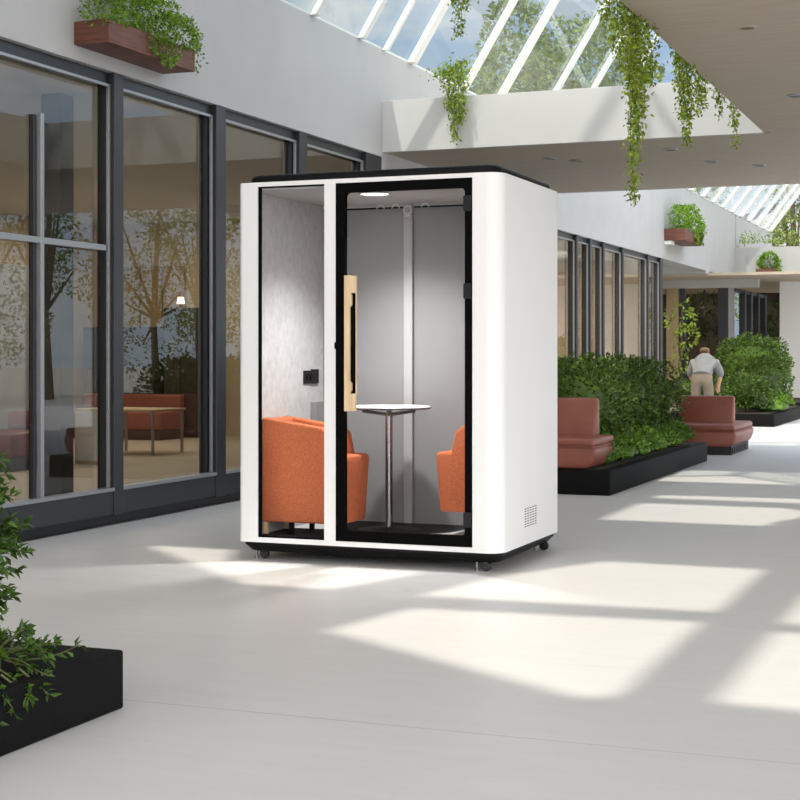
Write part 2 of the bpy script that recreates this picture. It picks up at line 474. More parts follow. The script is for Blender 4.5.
# added slab, out of view: its openings shape the sun patches on the floor
ZR = 6.2
def up(p): return (p[0] - .2 * ZR, p[1] - .5 * ZR)
patches = [
    [(-5.3, 8.80), (-3.90, 7.50), (-3.35, 7.49), (-3.22, 7.95), (-3.12, 8.30), (-4.40, 8.30), (-4.62, 8.80)],
    [(-2.86, 7.46), (-2.66, 8.34), (-2.27, 9.14), (-1.31, 9.13), (-1.31, 7.52)],
    [(-2.88, 6.36), (-2.74, 7.10), (-1.33, 7.23), (-1.33, 5.52), (-1.48, 5.46)],
    [(-.985, 7.10), (-.985, 5.57), (.1, 5.46), (.1, 7.10)],
    [(-.98, 7.32), (.1, 7.32), (.1, 8.6), (-.98, 8.3)],
    [(-2.88, 11.42), (-2.88, 12.82), (-.3, 12.82), (-.3, 11.42)],
    [(-2.88, 13.3), (-2.88, 13.6), (-.3, 13.8), (-.3, 13.25)],
]
struct('ceiling', MB().holed([(-12, -4.0), (9, -4.0), (9, 12.0), (-12, 12.0)], [[up(p) for p in q] for q in patches], 2, ZR, ZR + .06), 'roof_board')
for k, (x, y) in enumerate(((-11.9, -3.9), (8.8, -3.9), (8.8, 11.8), (-11.9, 11.8))):
    struct('column', MB().box((x - .1, y - .1, -.12), (x + .1, y + .1, ZR)), 'white_metal')  # posts under the added slab

# ------------------------------------------------------------------ far end
YL = 33.8
struct('trim_7', MB().box((-8.6, YL, 3.035), (XF - .001, YL + .4, 4.0)), 'plaster')
struct('wall_back', MB().box((XF, 37.68, 3.035), (3.5, 38.0, 3.84)), 'plaster')
struct('ceiling', MB().box((-9.5, YL + .4, 3.0), (3.5, 45, 3.06)), 'soffit')
struct('ceiling', MB().box((-9.6, 29.6, 3.7), (XF - .36, YL, 3.8)), 'plaster')  # unseen roof added over the recess to keep the sun off the lintel
struct('trim_8', MB().box((-9.5, 36.0, 2.80), (-5.3, 36.25, 3.0)), 'plaster')
struct('wall_right', MB().box((-5.04, 37.70, 0), (3.5, 37.98, 3.034)), 'endwhite')
struct('wall_right', MB().box((-4.25, 45.0, 0), (3.5, 45.3, 4.5)), 'beamwhite')
# storefront
w = struct_empty('window_23', (-6.5, 36.1, 0))
f = MB(); f.box((-6.22, 36.0, 0), (-5.98, 36.2, 2.8)); f.box((-7.12, 36.0, 0), (-6.99, 36.2, 2.8)); f.box((-7.0, 36.02, 0), (-6.2, 36.18, .14))
obj('window_frame', f, 'frame', w, 0)
obj('jamb', MB().box((-5.98, 36.0, 0), (-5.87, 36.2, 2.8)), 'trimgrey', w, 0)
obj('pane', MB().box((-6.99, 36.1, .14), (-6.22, 36.11, 2.8)), 'facade_glass', w, 0)
w = struct_empty('window_24', (-5.85, 40, 0))
f = MB()
for y in (37.6, 38.6, 39.8, 41.0): f.box((-5.95, y - .12, 0), (-5.83, y + .12, 2.8))
f.box((-5.95, 36.2, 0), (-5.85, 41, .14)); f.box((-5.95, 36.2, 2.72), (-5.85, 41, 2.8))
obj('window_frame', f, 'frame', w, 0)
obj('pane', MB().box((-5.91, 36.2, .14), (-5.90, 41, 2.72)), 'facade_glass', w, 0)
struct('wall_far', MB().box((-9.5, 44.6, 0), (-5.95, 44.7, 3.0)), 'darkcab')
struct('wall_left', MB().box((-9.6, 29.6, 0), (-9.5, 44.7, 3.0)), 'room_wall')
# shop window bay at the end of the recess
w = struct_empty('window_25', (-7.4, 35.9, 0))
f = MB(); f.box((-8.6, 35.95, 0), (-8.2, 36.1, 2.8)); f.box((-7.62, 35.98, 0), (-7.55, 36.1, 2.8)); f.box((-8.3, 35.98, 0), (-7.1, 36.1, .2))
obj('window_frame', f, 'trimgrey', w, 0)
obj('side_panel', MB().box((-7.42, 35.95, 0), (-7.14, 36.1, 2.8)), 'panelwood', w, 0)
obj('pane', MB().box((-8.2, 36.05, .2), (-7.42, 36.06, 2.8)), 'facade_glass', w, 0)

# ------------------------------------------------------------------ the meeting booth
X0, X1, Y0, Y1 = -4.372, -2.686, 8.40, 9.615
ZB, ZTP = .112, 2.306
booth = thing('meeting_booth', 'white two-seat glass-door meeting booth with black roof standing on casters', 'booth', ((X0 + X1) / 2, (Y0 + Y1) / 2, 0))
def arc(cx, cy, r, a0, a1, n=10):
    return [(cx + r * math.cos(R(a0 + (a1 - a0) * i / n)), cy + r * math.sin(R(a0 + (a1 - a0) * i / n))) for i in range(n + 1)]
r = .10; rl = .03; t = .045
xa, xb = -4.243, -2.860
outer = [(xa, Y0)] + arc(X0 + rl, Y0 + rl, rl, 270, 180) + arc(X0 + rl, Y1 - rl, rl, 180, 90) + arc(X1 - rl, Y1 - rl, rl, 90, 0) + arc(X1 - r, Y0 + r, r, 0, -90) + [(xb, Y0)]
inner = [(xb, Y0 + t), (X1 - t, Y0 + t), (X1 - t, Y1 - t), (X0 + t, Y1 - t), (X0 + t, Y0 + t), (xa, Y0 + t)]
b = MB().prism(outer + inner, 2, ZB, ZTP)
b.box((xa, Y0, ZB), (xb, Y0 + t, .142))
b.box((xa, Y0, 2.280), (xb, Y0 + t, ZTP))
b.box((-3.797, Y0, .142), (-3.722, Y0 + t, 2.280))
obj('body_shell', b, 'booth_white', booth, 30)
def rrect(x0, y0, x1, y1, r, n=8):
    return arc(x1 - r, y0 + r, r, -90, 0, n) + arc(x1 - r, y1 - r, r, 0, 90, n) + arc(x0 + r, y1 - r, r, 90, 180, n) + arc(x0 + r, y0 + r, r, 180, 270, n)
# roof cap with a rounded top edge
cp = MB(); prof = [(0, ZTP), (0, 2.333), (.006, 2.345), (.016, 2.353), (.03, 2.357)]
rings = [[(p[0], p[1], z) for p in rrect(X0 + .045 + o, Y0 + .035 + o, X1 - .03 - o, Y1 - .05 - o, r - .04)] for o, z in prof]
n = len(rings[0]); vs = [v for g in rings for v in g]
fs = [(i * n + k, i * n + (k + 1) % n, (i + 1) * n + (k + 1) % n, (i + 1) * n + k) for i in range(len(rings) - 1) for k in range(n)] + [tuple((len(rings) - 1) * n + k for k in range(n)), tuple(range(n))[::-1]]
obj('roof_cap', cp.add(vs, fs), 'cap', booth, 50)
# base tray
prof = [(.012, ZB), (.012, .094), (.045, .056), (.06, .052)]
rings = [[(p[0], p[1], z) for p in rrect(X0 + o, Y0 + o, X1 - o, Y1 - o, r - .03)] for o, z in prof]
fs = [(i * n + k, (i + 1) * n + k, (i + 1) * n + (k + 1) % n, i * n + (k + 1) % n) for i in range(len(rings) - 1) for k in range(n)] + [tuple((len(rings) - 1) * n + k for k in range(n))[::-1], tuple(range(n))]
obj('base_tray', MB().add([v for g in rings for v in g], fs), 'booth_black', booth, 40)
# casters
for (x, y) in ((-4.27, 8.515), (-2.82, 8.475), (-2.775, 9.519), (-4.27, 9.50)):
    c = obj('caster', MB().lathe([(.006, -.014), (.026, -.014), (.030, -.009), (.030, .009), (.026, .014), (.006, .014)], (x + .02, y, .030), 20, 1), 'caster', booth, 40)
    h = MB(); h.box((x - .005, y - .02, .035), (x + .035, y + .02, .058), .006); h.tube([(x + .02, y - .018, .03), (x + .02, y + .018, .03)], .008, 10)
    obj('fork', h, 'caster', c)
    k = MB(); k.tube([(x - .035, y - .004, .012), (x - .035, y - .004, .055)], .007, 10); k.lathe([(.004, .0), (.014, .0), (.014, .012), (.004, .014)], (x - .035, y - .004, .0), 12)
    obj('levelling_foot', k, 'chrome', c)
# interior
it = X0 + t - .012; ir = X1 - t + .005; iy = 9.555
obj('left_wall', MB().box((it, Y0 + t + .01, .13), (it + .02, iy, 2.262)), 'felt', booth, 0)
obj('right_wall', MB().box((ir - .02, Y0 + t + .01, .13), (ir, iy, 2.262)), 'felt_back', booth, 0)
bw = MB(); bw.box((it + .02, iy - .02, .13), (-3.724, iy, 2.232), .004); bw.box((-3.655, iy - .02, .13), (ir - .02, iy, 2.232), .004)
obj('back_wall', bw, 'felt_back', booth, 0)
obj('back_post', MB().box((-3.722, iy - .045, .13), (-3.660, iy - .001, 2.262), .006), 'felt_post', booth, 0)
obj('gap_shade', MB().box((it, iy - .012, 2.232), (ir, iy, 2.243)), 'booth_black', booth, 0)  # black strip standing in for the shade in the gap below the ceiling
obj('ceiling_panel', MB().box((it - .01, Y0 + t - .01, 2.262), (ir, iy + .005, 2.29)), 'booth_ceiling', booth, 0)
obj('ceiling_strip', MB().box((it, iy - .018, 2.243), (ir, iy, 2.262)), 'booth_ceiling', booth, 0)
obj('floor_panel', MB().box((it - .01, Y0 + t - .01, .113), (ir, iy + .005, .130)), 'booth_floor', booth, 0)
obj('dark_disc', MB().prism([p_ for p_ in arc(-3.66, 9.38, .43, -205, 25, 40) if p_[1] < 9.525], 2, .130, .137), 'floor_dark', booth, 0)  # dark flat disc on the floor around the table foot
obj('dark_sheet', MB().box((it + .02, Y0 + t + .01, .130), (-3.80, 9.0, .1355)), 'floor_dark', booth, 0)  # dark sheet on the floor by the side window
lamp = obj('ceiling_lamp', MB().lathe([(.002, 2.258), (.085, 2.258), (.09, 2.262)], (-3.66, 8.86, 0), 32), 'lamp', booth, 0)
obj('lamp_rim', MB().lathe([(.09, 2.262), (.09, 2.255), (.1, 2.253), (.104, 2.262)], (-3.66, 8.86, 0), 32), 'booth_ceiling', lamp, 30)
obj('wall_cabinet', MB().box((it + .02, 9.33, .13), (it + .06, iy - .02, .94), .004), 'felt_back', booth, 0)
so = MB(); so.box((it + .02, 9.215, 1.062), (it + .03, 9.36, 1.150), .003); so.box((it + .02, 9.335, 1.062), (it + .034, 9.44, 1.158), .003)
sk = obj('socket_plate', so, 'hinge', booth, 0)
for yy in (9.245, 9.295): obj('socket_hole', MB().box((it + .03, yy, 1.085), (it + .032, yy + .023, 1.12)), 'booth_frame', sk, 0)
# fixed side window
fw = MB(); x0, x1, z0, z1 = -4.243, -3.797, .142, 2.280
e = .010
fw.box((x0, Y0 + .012, z0), (x0 + e + .006, Y0 + .03, z1)); fw.box((x1 - .006, Y0 + .012, z0), (x1, Y0 + .03, z1))
fw.box((x0, Y0 + .012, z1 - .008), (x1, Y0 + .03, z1)); fw.box((x0, Y0 + .012, z0), (x1, Y0 + .03, z0 + e))
wn = obj('side_window_frame', fw, 'booth_frame', booth, 0)
obj('side_window_glass', MB().box((x0 + .012, Y0 + .018, z0 + e), (x1 - .006, Y0 + .024, z1 - .008)), 'booth_glass', wn, 0)
# door
dx0, dx1, dz0, dz1 = -3.720, -2.862, .144, 2.279
hole = rrect(-3.662, .208, -2.905, 2.222, .028, 6)
dr = obj('door_frame', MB().holed([(dx0, dz0), (dx1, dz0), (dx1, dz1), (dx0, dz1)], [hole], 1, Y0 - .004, Y0 + .036), 'booth_frame', booth, 0)
obj('door_glass', MB().box((-3.664, Y0 + .012, .206), (-2.903, Y0 + .020, 2.224)), 'booth_glass', dr, 0)
hg = [(2.085, 2.175), (1.58, 1.668), (.258, .345)]
for z0, z1 in hg:
    obj('hinge', MB().box((-2.912, Y0 - .014, z0), (-2.866, Y0 + .0, z1), .003), 'hinge', dr, 0)
obj('door_lock', MB().box((-3.727, Y0 - .008, 1.29), (-3.716, Y0 + .0, 1.33), .001), 'booth_frame', dr, 0)
hz0, hz1 = .920, 1.727
ph = [(-3.669, hz0), (-3.632, hz0), (-3.632, hz0 + .155), (-3.632, hz1 - .19), (-3.630, hz1), (-3.669, hz1)]
hd = MB()
hd.prism([(-3.669, hz0), (-3.668 + .034, hz0), (-3.634, hz0 + .105), (-3.622, hz0 + .125), (-3.622, hz0 + .165), (-3.634, hz0 + .18),
          (-3.634, hz1 - .19), (-3.622, hz1 - .175), (-3.622, hz1 - .12), (-3.634, hz1 - .10), (-3.634, hz1), (-3.669, hz1)], 1, Y0 - .034, Y0 - .005, .0015, 1)
hd.box((-3.640, Y0 - .026, hz1 - .105), (-3.596, Y0 - .005, hz1 - .002), .0015, 1)
hd.box((-3.640, Y0 - .026, hz0 + .002), (-3.600, Y0 - .005, hz0 + .105), .0015, 1)
hd.box((-3.600, Y0 - .020, hz0 + .10), (-3.5955, Y0 - .005, hz1 - .10))
hd.v = [(x_ + .016, y_, z_) for x_, y_, z_ in hd.v]
hn = obj('door_handle', hd, 'wood', dr, 0)
obj('handle_recess', MB().box((-3.624, Y0 - .014, hz0 + .10), (-3.585, Y0 - .004, hz1 - .10)), 'booth_frame', hn, 0)
# printed rings on the back wall and post
def ring(cx, cz, r, a0, a1, y, w=.0035):
    n = 20; vs = []; fs = []
    for i in range(n + 1):
        a = R(a0 + (a1 - a0) * i / n)
        for rr in (r - w, r + w):
            for yy in (y, y - .003): vs.append((cx + rr * math.cos(a), yy, cz + rr * math.sin(a)))
    for i in range(n):
        o = i * 4; q = o + 4
        for (a, b_) in ((0, 2), (2, 3), (3, 1), (1, 0)): fs.append((o + a, o + b_, q + b_, q + a))
    return vs, fs
pm = MB()
pm.add(*ring(-3.691, 2.216, .027, 0, 360, iy - .046, .0022))
for k in range(3): pm.add(*ring(-3.706 + k * .016, 2.172, .007, 20, 160, iy - .046, .0016))
obj('ring_emblem', pm, 'printed', booth, 0)
for x in (-3.895, -3.786, -3.575): obj('arc_emblem', MB().add(*ring(x, 2.232, .026, 0, 180, iy - .022, .0022)), 'printed', booth, 0)
# vent slots in the side
vp = obj('side_vent', MB().box((X1 - .004, 8.855, .210), (X1 + .0006, 9.125, .342)), 'booth_white', booth, 0)
first = None
for i in range(5):
    for j in range(8):
        y = 8.865 + i * .053; z = .218 + j * .0152
        if first is None:
            first = obj('vent_slot', MB().box((X1 - .003, y, z), (X1 + .0016, y + .032, z + .0055)), 'booth_black', vp, 0); y00, z00 = y, z
        else:
            q = first.copy(); col.objects.link(q); q.parent = vp; q.location = (0, y - y00, z - z00)

# table in the booth
tx, ty = -3.660, 9.10; tz = .925
tb = thing('round_table', 'small round white-topped table on one steel column inside the booth', 'table', (tx, ty, .137))
tp = obj('tabletop', MB().lathe([(.001, tz - .012), (.262, tz - .012), (.268, tz - .004), (.264, tz + .004), (.001, tz + .004)], (tx, ty, 0), 64), 'tabletop', tb, 40)
obj('table_edge', MB().lathe([(.24, tz - .016), (.262, tz - .0155), (.272, tz - .009), (.272, tz - .004), (.262, tz - .003)], (tx, ty, 0), 64), 'tabledge', tp, 40)
mt = MB()
for a in (20, 110, 200, 290):
    c_, s_ = math.cos(R(a)), math.sin(R(a)); mt.tube([(tx + .02 * c_, ty + .02 * s_, tz - .05), (tx + .17 * c_, ty + .17 * s_, tz - .028)], .012, 6)
obj('bracket', mt, 'tabledge', tb, 40)
obj('column', MB().lathe([(.024, .15), (.024, tz - .04)], (tx, ty, 0), 24), 'chrome', tb, 40)
obj('base', MB().lathe([(.01, .1375), (.20, .1375), (.20, .142), (.05, .150), (.027, .156), (.01, .156)], (tx, ty, 0), 40), 'booth_black', tb, 40)

# lounge chairs
def lounge_chair(label, xb, sgn, y0, y1, zb, zback, zarm, zseat, wing_to, depth, legm):
    """xb: x of the chair's back; sgn +1 faces +X"""
    X = lambda d: xb + sgn * d
    e = thing('lounge_chair', label, 'chair', (X(.3), (y0 + y1) / 2, .1375), 'orange chairs in the booth')
    def wing(ya, yb):
        pts = [(X(0), zb), (X(0), zback), (X(wing_to - .05), zarm), (X(wing_to), zarm - .04), (X(wing_to + .03), zseat - .02), (X(wing_to + .03), zb)]
        return MB().prism(pts, 1, ya, yb, .014, 3)
    bk = MB().prism([(X(0), zb + .01), (X(0), zback - .004), (X(.07), zback - .014), (X(.12), zb + .01)], 1, y0 + .005, y1 - .005, .014, 3)
    obj('backrest', bk, 'orange', e, 50)
    obj('armrest', wing(y0, y0 + .07), 'orange', e, 50); obj('armrest', wing(y1 - .07, y1), 'orange', e, 50)
    st = MB().prism([(X(.10), zb + .002), (X(.10), zseat), (X(depth - .015), zseat), (X(depth), zseat - .02), (X(depth - .03), zb)], 1, y0 + .004, y1 - .004, .018, 3)
    obj('seat', st, 'orange', e, 50)
    for dx in (.004, .18):
        for yy in (y0 + .015, y1 - .045):
            obj('leg', MB().box((min(X(dx), X(dx + .028)), yy, .1375), (max(X(dx), X(dx + .028)), yy + .028, zb + .03), .003), legm if dx < .1 else 'booth_black', e, 0)
    return e
lounge_chair('orange upholstered lounge chair at the left side of the booth, behind the narrow window', it + .024, 1, 8.60, 8.96, .215, .865, .806, .635, .455, .585, 'wood')
lounge_chair('orange upholstered lounge chair at the right side of the booth, beside the door hinges', ir - .024, -1, 8.92, 9.42, .285, .88, .82, .655, .40, .53, 'booth_black')

# ------------------------------------------------------------------ low planters
def low_planter(label, x0, x1, y0, y1, h, group='charcoal planters'):
    mb = MB().box((x0, y0, 0), (x1, y1, h), .012, 2)
    p = obj('low_planter', mb, 'planter', None, 40); tag(p, label, 'planter', group)
    obj('soil', MB().box((x0 + .12, y0 + .12, h - .01), (x1 - .12, y1 - .12, h + .004)), 'soil', p, 0)
    return p
mbn = MB().prism(rrect(-5.4, 1.5, -2.918, 4.735, .02, 4), 2, .0, .206, .008, 2)
pn = tag(obj('low_planter', mbn, 'planter', None, 40), 'charcoal planter with rounded corner nearest the camera at lower left', 'planter', 'charcoal planters')
obj('soil', MB().box((-5.2, 1.7, .2), (-3.25, 4.5, .212)), 'soil', pn, 0)
low_planter('long charcoal planter holding the tall clipped hedge behind the booth', -5.4, -3.26, 13.36, 18.15, .22)
low_planter('charcoal planter under the big rounded shrub in the distance', -5.6, -3.70, 27.0, 31.6, .22)
low_planter('farthest charcoal planter, standing before the white end wall', -4.9, -3.50, 33.6, 37.5, .22)

# ------------------------------------------------------------------ sofas
def sofa(label, x0, x1, y0, y1, z, yb, plinth):
    e = thing('bench_sofa', label, 'sofa', ((x0 + x1) / 2, (y0 + y1) / 2, z), 'brown leather bench sofas')
    zz = z
    if plinth:
        mb = MB().box((x0 + .06, y0 + .05, z), (x1 - .05, y1 - .05, z + .11))
        for k in range(9): mb.box((x1 - .055 , y0 + .1 + k * .13, z + .02), (x1 - .035, y0 + .17 + k * .13, z + .09))
        obj('plinth', mb, 'black', e, 0); zz = z + .10
    bm = [(x0 - .0, zz + .02), (x0 + .06, zz), (x1 - .07, zz), (x1 - .02, zz + .04), (x1 + .02, zz + .15), (x1, zz + .20), (x0, zz + .20)]
    obj('seat_base', MB().prism(bm, 1, y0, y1, .03, 3), 'leather', e, 50)
    sc = MB().box((x0 + .005, y0 + .005, zz + .195), (x1 - .002, y1 - .005, zz + .275), .03, 3)
    s_ = obj('seat_cushion', sc, 'leather', e, 50)
    obj('piping', MB().tube([(x0 + .03, y0 - .002, zz + .20), (x1 - .012, y0 - .002, zz + .20), (x1 + .006, y0 + .03, zz + .20), (x1 + .006, y1 - .03, zz + .20)], .006, 6), 'leather', s_, 50)
    bc = MB().prism([(yb - .05, zz + .25), (yb + .03, zz + .62), (yb + .13, zz + .62), (yb + .15, zz + .25)], 0, x0 + .06, x1 - .13, .03, 3)
    obj('back_cushion', bc, 'leather', e, 50)
    return e
sofa('brown leather bench sofa on the planter edge, half hidden behind the booth', -4.95, -3.42, 13.40, 14.20, .227, 14.02, False)
sofa('brown leather bench sofa with black plinth beyond the hedge planter', -4.02, -3.12, 19.25, 20.72, 0, 19.98, True)

# ------------------------------------------------------------------ hedge and shrubs
hb = []
for i in range(8):
    y = 14.75 + i * .44
    hb.append(((-3.98 + .05 * math.sin(i * 2.1), y, .74 + .03 * math.sin(i * 1.7)), (.47, .42, .50)))
for i in range(4):
    hb.append(((-4.55 - i * .02, 14.85 + i * .9, .72), (.55, .55, .49)))
for i in range(3):
    hb.append(((-4.85 + i * .33, 14.62, .76 + .02 * (i % 2)), (.36, .36, .47)))
P, Nn = blob_points(hb, 30000, .34); k_ = P[:, 2] > .33; P, Nn = P[k_], Nn[k_]
hedge = thing('hedge', 'tall dark green hedge growing from the long planter beside the booth', 'hedge', (-4.1, 16.2, .222))
foliage('foliage', P, Nn, .050, 'leaf_hedge', hedge, .55, core=lump_core(hb, .66))
for i in range(6): obj('stem', MB().tube([(-4.2, 14.7 + i * .6, .232), (-4.15 + .05 * (i % 2), 14.72 + i * .6, .6)], .025, 6), 'bark', hedge, 40)

def shrub(name, label, cat, c, blobs, n, size, m, group=None, base_z=.222, width=.55, core=.72, droop=0, jitter=.6):
    e = thing(name, label, cat, (c[0], c[1], base_z), group)
    P, Nn = blob_points(blobs, n, .4)
    keep = P[:, 2] > base_z + size * 1.9
    foliage('foliage', P[keep], Nn[keep], size, m, e, width, droop, jitter, core=lump_core(blobs, core) if core else None)
    obj('stem', MB().tube([(c[0], c[1], base_z + .004), (c[0] + .02, c[1], base_z + .12)], .02, 6), 'bark', e, 40)
    return e
lows = [(-3.52, 14.25, 'first and nearest of the low bright shrubs along the hedge foot, by the sofa'), (-3.50, 14.95, 'second low bright shrub along the hedge foot, counted from the near sofa'),
        (-3.50, 15.70, 'third low bright shrub along the hedge foot, counted from the near sofa'), (-3.49, 16.50, 'fourth low bright shrub along the hedge foot, counted from the near sofa'),
        (-3.49, 17.35, 'fifth and farthest low bright shrub along the hedge foot, before the far sofa')]
for i, (x, y, lab) in enumerate(lows):
    bl = [((x, y, .33), (.20, .36, .14)), ((x - .08, y + .18, .36), (.20, .26, .14)), ((x + .02, y - .2, .31), (.17, .24, .12))]
    shrub('ground_shrub', lab, 'shrub', (x, y), bl, 1900, .045, 'leaf_low', 'low shrubs along the hedge')

bl = [((-4.40, 29.0, .98), (.72, .70, .66)), ((-4.15, 28.7, .75), (.55, .5, .52)), ((-4.62, 29.2, 1.15), (.45, .45, .44)), ((-4.1, 29.1, 1.1), (.42, .42, .40))]
shrub('shrub', 'big rounded dark green shrub beyond the far sofa', 'shrub', (-4.40, 29.0), bl, 12000, .058, 'leaf_hedge')
bl = [((-4.30, 27.75, .55), (.42, .36, .38)), ((-4.10, 27.7, .45), (.3, .3, .28))]
shrub('shrub', 'smaller round shrub in front of the big rounded shrub', 'shrub', (-4.30, 27.75), bl, 4200, .052, 'leaf_hedge')
for i, (x, y, lab) in enumerate([(-5.30, 27.5, 'low leafy clump between the far sofa back and the person'), (-4.85, 27.45, 'low leafy clump behind the far sofa, left of the round shrubs'), (-3.95, 28.2, 'low bright clump at the right corner of the distant planter')]):
    bl = [((x, y, .34 + (.26 if i < 2 else .0)), (.36, .3, .22 if i < 2 else .18)), ((x + .1, y + .3, .36), (.3, .3, .2))]
    shrub('ground_shrub', lab, 'shrub', (x, y), bl, 1100, .07, 'leaf_low' if i == 2 else 'leaf_hedge', 'low clumps in the distant planter')

# near shrub at the left edge
def twig_shrub(e, stems, size, m):
    Ps, Ns = [], []; mb = MB()
    for (p0, p1, nl) in stems:
        p0, p1 = np.array(p0, float), np.array(p1, float)
        mid = (p0 + p1) / 2 + rng.normal(0, .02, 3)
        path = [p0 * (1 - t) ** 2 + 2 * mid * t * (1 - t) + p1 * t * t for t in np.linspace(0, 1, 7)]
        mb.tube(path, .0045, 5, .0018)
        d = (p1 - p0) / np.linalg.norm(p1 - p0)
        for k in range(nl):
            t = rng.uniform(.30, 1.0); q = p0 * (1 - t) ** 2 + 2 * mid * t * (1 - t) + p1 * t * t
            o = rng.normal(0, 1, 3); o -= d * o.dot(d); o /= np.linalg.norm(o)
            Ps.append(q); Ns.append(.75 * d + .8 * o)
    obj('branch', mb, 'stem', e, 40)
    foliage('foliage', Ps, Ns, size, m, e, .40, 0, .22)
sh = thing('shrub', 'glossy green shrub leaning in at the left edge over the near planter', 'shrub', (-3.45, 4.35, .212))
stems = []
rs = random.Random(7)
def spray(c, r, n, leaves, zmin=.2, out=.17):
    for k in range(n):
        a = rs.uniform(0, 2 * math.pi); ph = rs.uniform(-.5, 1.2)
        d = Vector((math.cos(a) * math.cos(ph), math.sin(a) * math.cos(ph), math.sin(ph)))
        p1 = Vector(c) + Vector((d.x * r[0], d.y * r[1], d.z * r[2])) * rs.uniform(.75, 1.08)
        p0 = Vector(c) + (p1 - Vector(c)) * rs.uniform(.2, .55)
        stems.append((p0, p1, leaves))
spray((-3.47, 4.35, .80), (.30, .30, .17), 60, 26)
spray((-3.44, 4.35, .58), (.33, .32, .19), 80, 26)
spray((-3.53, 4.35, .42), (.33, .32, .15), 60, 26)
mbk = [((-3.42, 4.36, .72), (.26, .24, .20)), ((-3.46, 4.36, .50), (.26, .24, .22))]
twig_shrub(sh, stems, .040, 'leaf_near')
obj('core', lump_core(mbk, .8), 'leaf_near', sh, 40)
mb = MB()
for k in range(5):
    mb.tube([(-3.45 + .02 * k, 4.35, .216), (-3.46 + .03 * math.sin(k * 2), 4.35 + .05 * math.cos(k * 2), .45), (-3.42 + .12 * math.sin(k * 2), 4.35 + .12 * math.cos(k * 2), .75)], .012, 6, .005)
obj('stem', mb, 'bark', sh, 40)
sh2 = thing('ground_shrub', 'low leafy sprigs spilling over the edge of the near planter', 'shrub', (-3.2, 4.25, .206))
stems = []
spray((-3.16, 4.30, .26), (.23, .20, .09), 34, 13)
stems.append(((-3.10, 4.28, .24), (-2.90, 4.24, .21), 15)); stems.append(((-3.10, 4.2, .24), (-2.91, 4.15, .17), 15)); stems.append(((-3.05, 4.15, .23), (-2.90, 4.05, .13), 16)); stems.append(((-3.05, 4.1, .23), (-2.905, 3.98, .10), 16))
for y in (4.22, 4.12, 4.02): stems.append(((-3.0, y, .23), (-2.90, y + .02, .15), 13))
stems.append(((-3.1, 4.4, .22), (-3.02, 4.6, .24), 10)); stems.append(((-3.2, 4.3, .22), (-3.04, 4.40, .30), 12))
twig_shrub(sh2, stems, .038, 'leaf_near')

# ------------------------------------------------------------------ wooden plant boxes on the fascia
def plant_box(label, lo, hi, blobs, n, size, trail=(), bracket=False):
    e = thing('planter_box', label, 'planter box', ((lo[0] + hi[0]) / 2, (lo[1] + hi[1]) / 2, lo[2]), 'wooden plant boxes on the white walls')
    t = .02; mb = MB()
    mb.box(lo, (hi[0], hi[1], lo[2] + t), .003)
    mb.box((lo[0], lo[1], lo[2] + t), (hi[0], lo[1] + t, hi[2]), .003); mb.box((lo[0], hi[1] - t, lo[2] + t), (hi[0], hi[1], hi[2]), .003)
    mb.box((lo[0], lo[1] + t, lo[2] + t), (lo[0] + t, hi[1] - t, hi[2]), .003); mb.box((hi[0] - t, lo[1] + t, lo[2] + t), (hi[0], hi[1] - t, hi[2]), .003)
    obj('box', mb, 'redwood', e, 0)
    obj('soil', MB().box((lo[0] + t, lo[1] + t, lo[2] + t), (hi[0] - t, hi[1] - t, hi[2] - .03)), 'soil', e, 0)
    P, Nn = blob_points(blobs, n, .4)
    k = (P[:, 2] > hi[2] - .02) & (P[:, 0] > XF + size * 1.5 if lo[0] < XF + .01 else P[:, 1] < hi[1] - size * 1.5)
    P, Nn = P[k], Nn[k]
    for (p0, p1, m_) in trail:
        t_ = rng.random(m_)[:, None]; sp = .045 * (1.2 - t_)
        P = np.concatenate([P, np.array(p0) * (1 - t_) + np.array(p1) * t_ + rng.normal(0, 1, (m_, 3)) * sp])
        Nn = np.concatenate([Nn, np.tile([.3, -.3, -.6], (m_, 1))])
    foliage('foliage', P, Nn, size, 'leaf_box', e, .6, .1, .7)
    if bracket: obj('bracket', MB().box((lo[0], lo[1] + .02, lo[2] - .07), (lo[0] + .14, lo[1] + .3, lo[2]), .004), 'white_metal', e, 0)
    return e
bl = [((-5.93, 9.33 + .215 * i, 3.66 + .03 * (i % 2) + .03 * min(i, 4 - i)), (.15, .20, .19)) for i in range(6)]
bl += [((-5.86, 9.95, 3.72), (.18, .3, .20)), ((-5.85, 10.2, 3.68), (.16, .25, .15)), ((-5.9, 9.7, 3.76), (.15, .25, .16))]
plant_box('red-brown wooden box of lush trailing green plants above the first windows', (XF + .001, 9.22, 3.437), (-5.814, 10.445, 3.60), bl, 9500, .028,
          [((-5.80, 9.78, 3.62), (-5.79, 9.80, 3.47), 90), ((-5.80, 9.90, 3.62), (-5.79, 9.92, 3.42), 120), ((-5.80, 10.02, 3.62), (-5.79, 10.02, 3.38), 110), ((-5.80, 10.10, 3.64), (-5.79, 10.10, 3.45), 90),
           ((-5.82, 10.44, 3.64), (-5.83, 10.50, 3.44), 45), ((-5.85, 9.25, 3.64), (-5.84, 9.22, 3.55), 30)])
bl = [((-5.88, 29.7, 3.86), (.24, .42, .28)), ((-5.84, 30.4, 3.88), (.26, .45, .34)), ((-5.82, 30.95, 3.78), (.22, .35, .26))]
plant_box('red-brown wooden box of bushy plants high on the fascia beyond the booth', (XF + .001, 29.34, 3.44), (-5.696, 31.1, 3.665), bl, 2600, .06,
          [((-5.68, 30.3, 3.7), (-5.67, 30.35, 3.46), 70), ((-5.68, 30.9, 3.7), (-5.67, 30.9, 3.48), 80)], True)
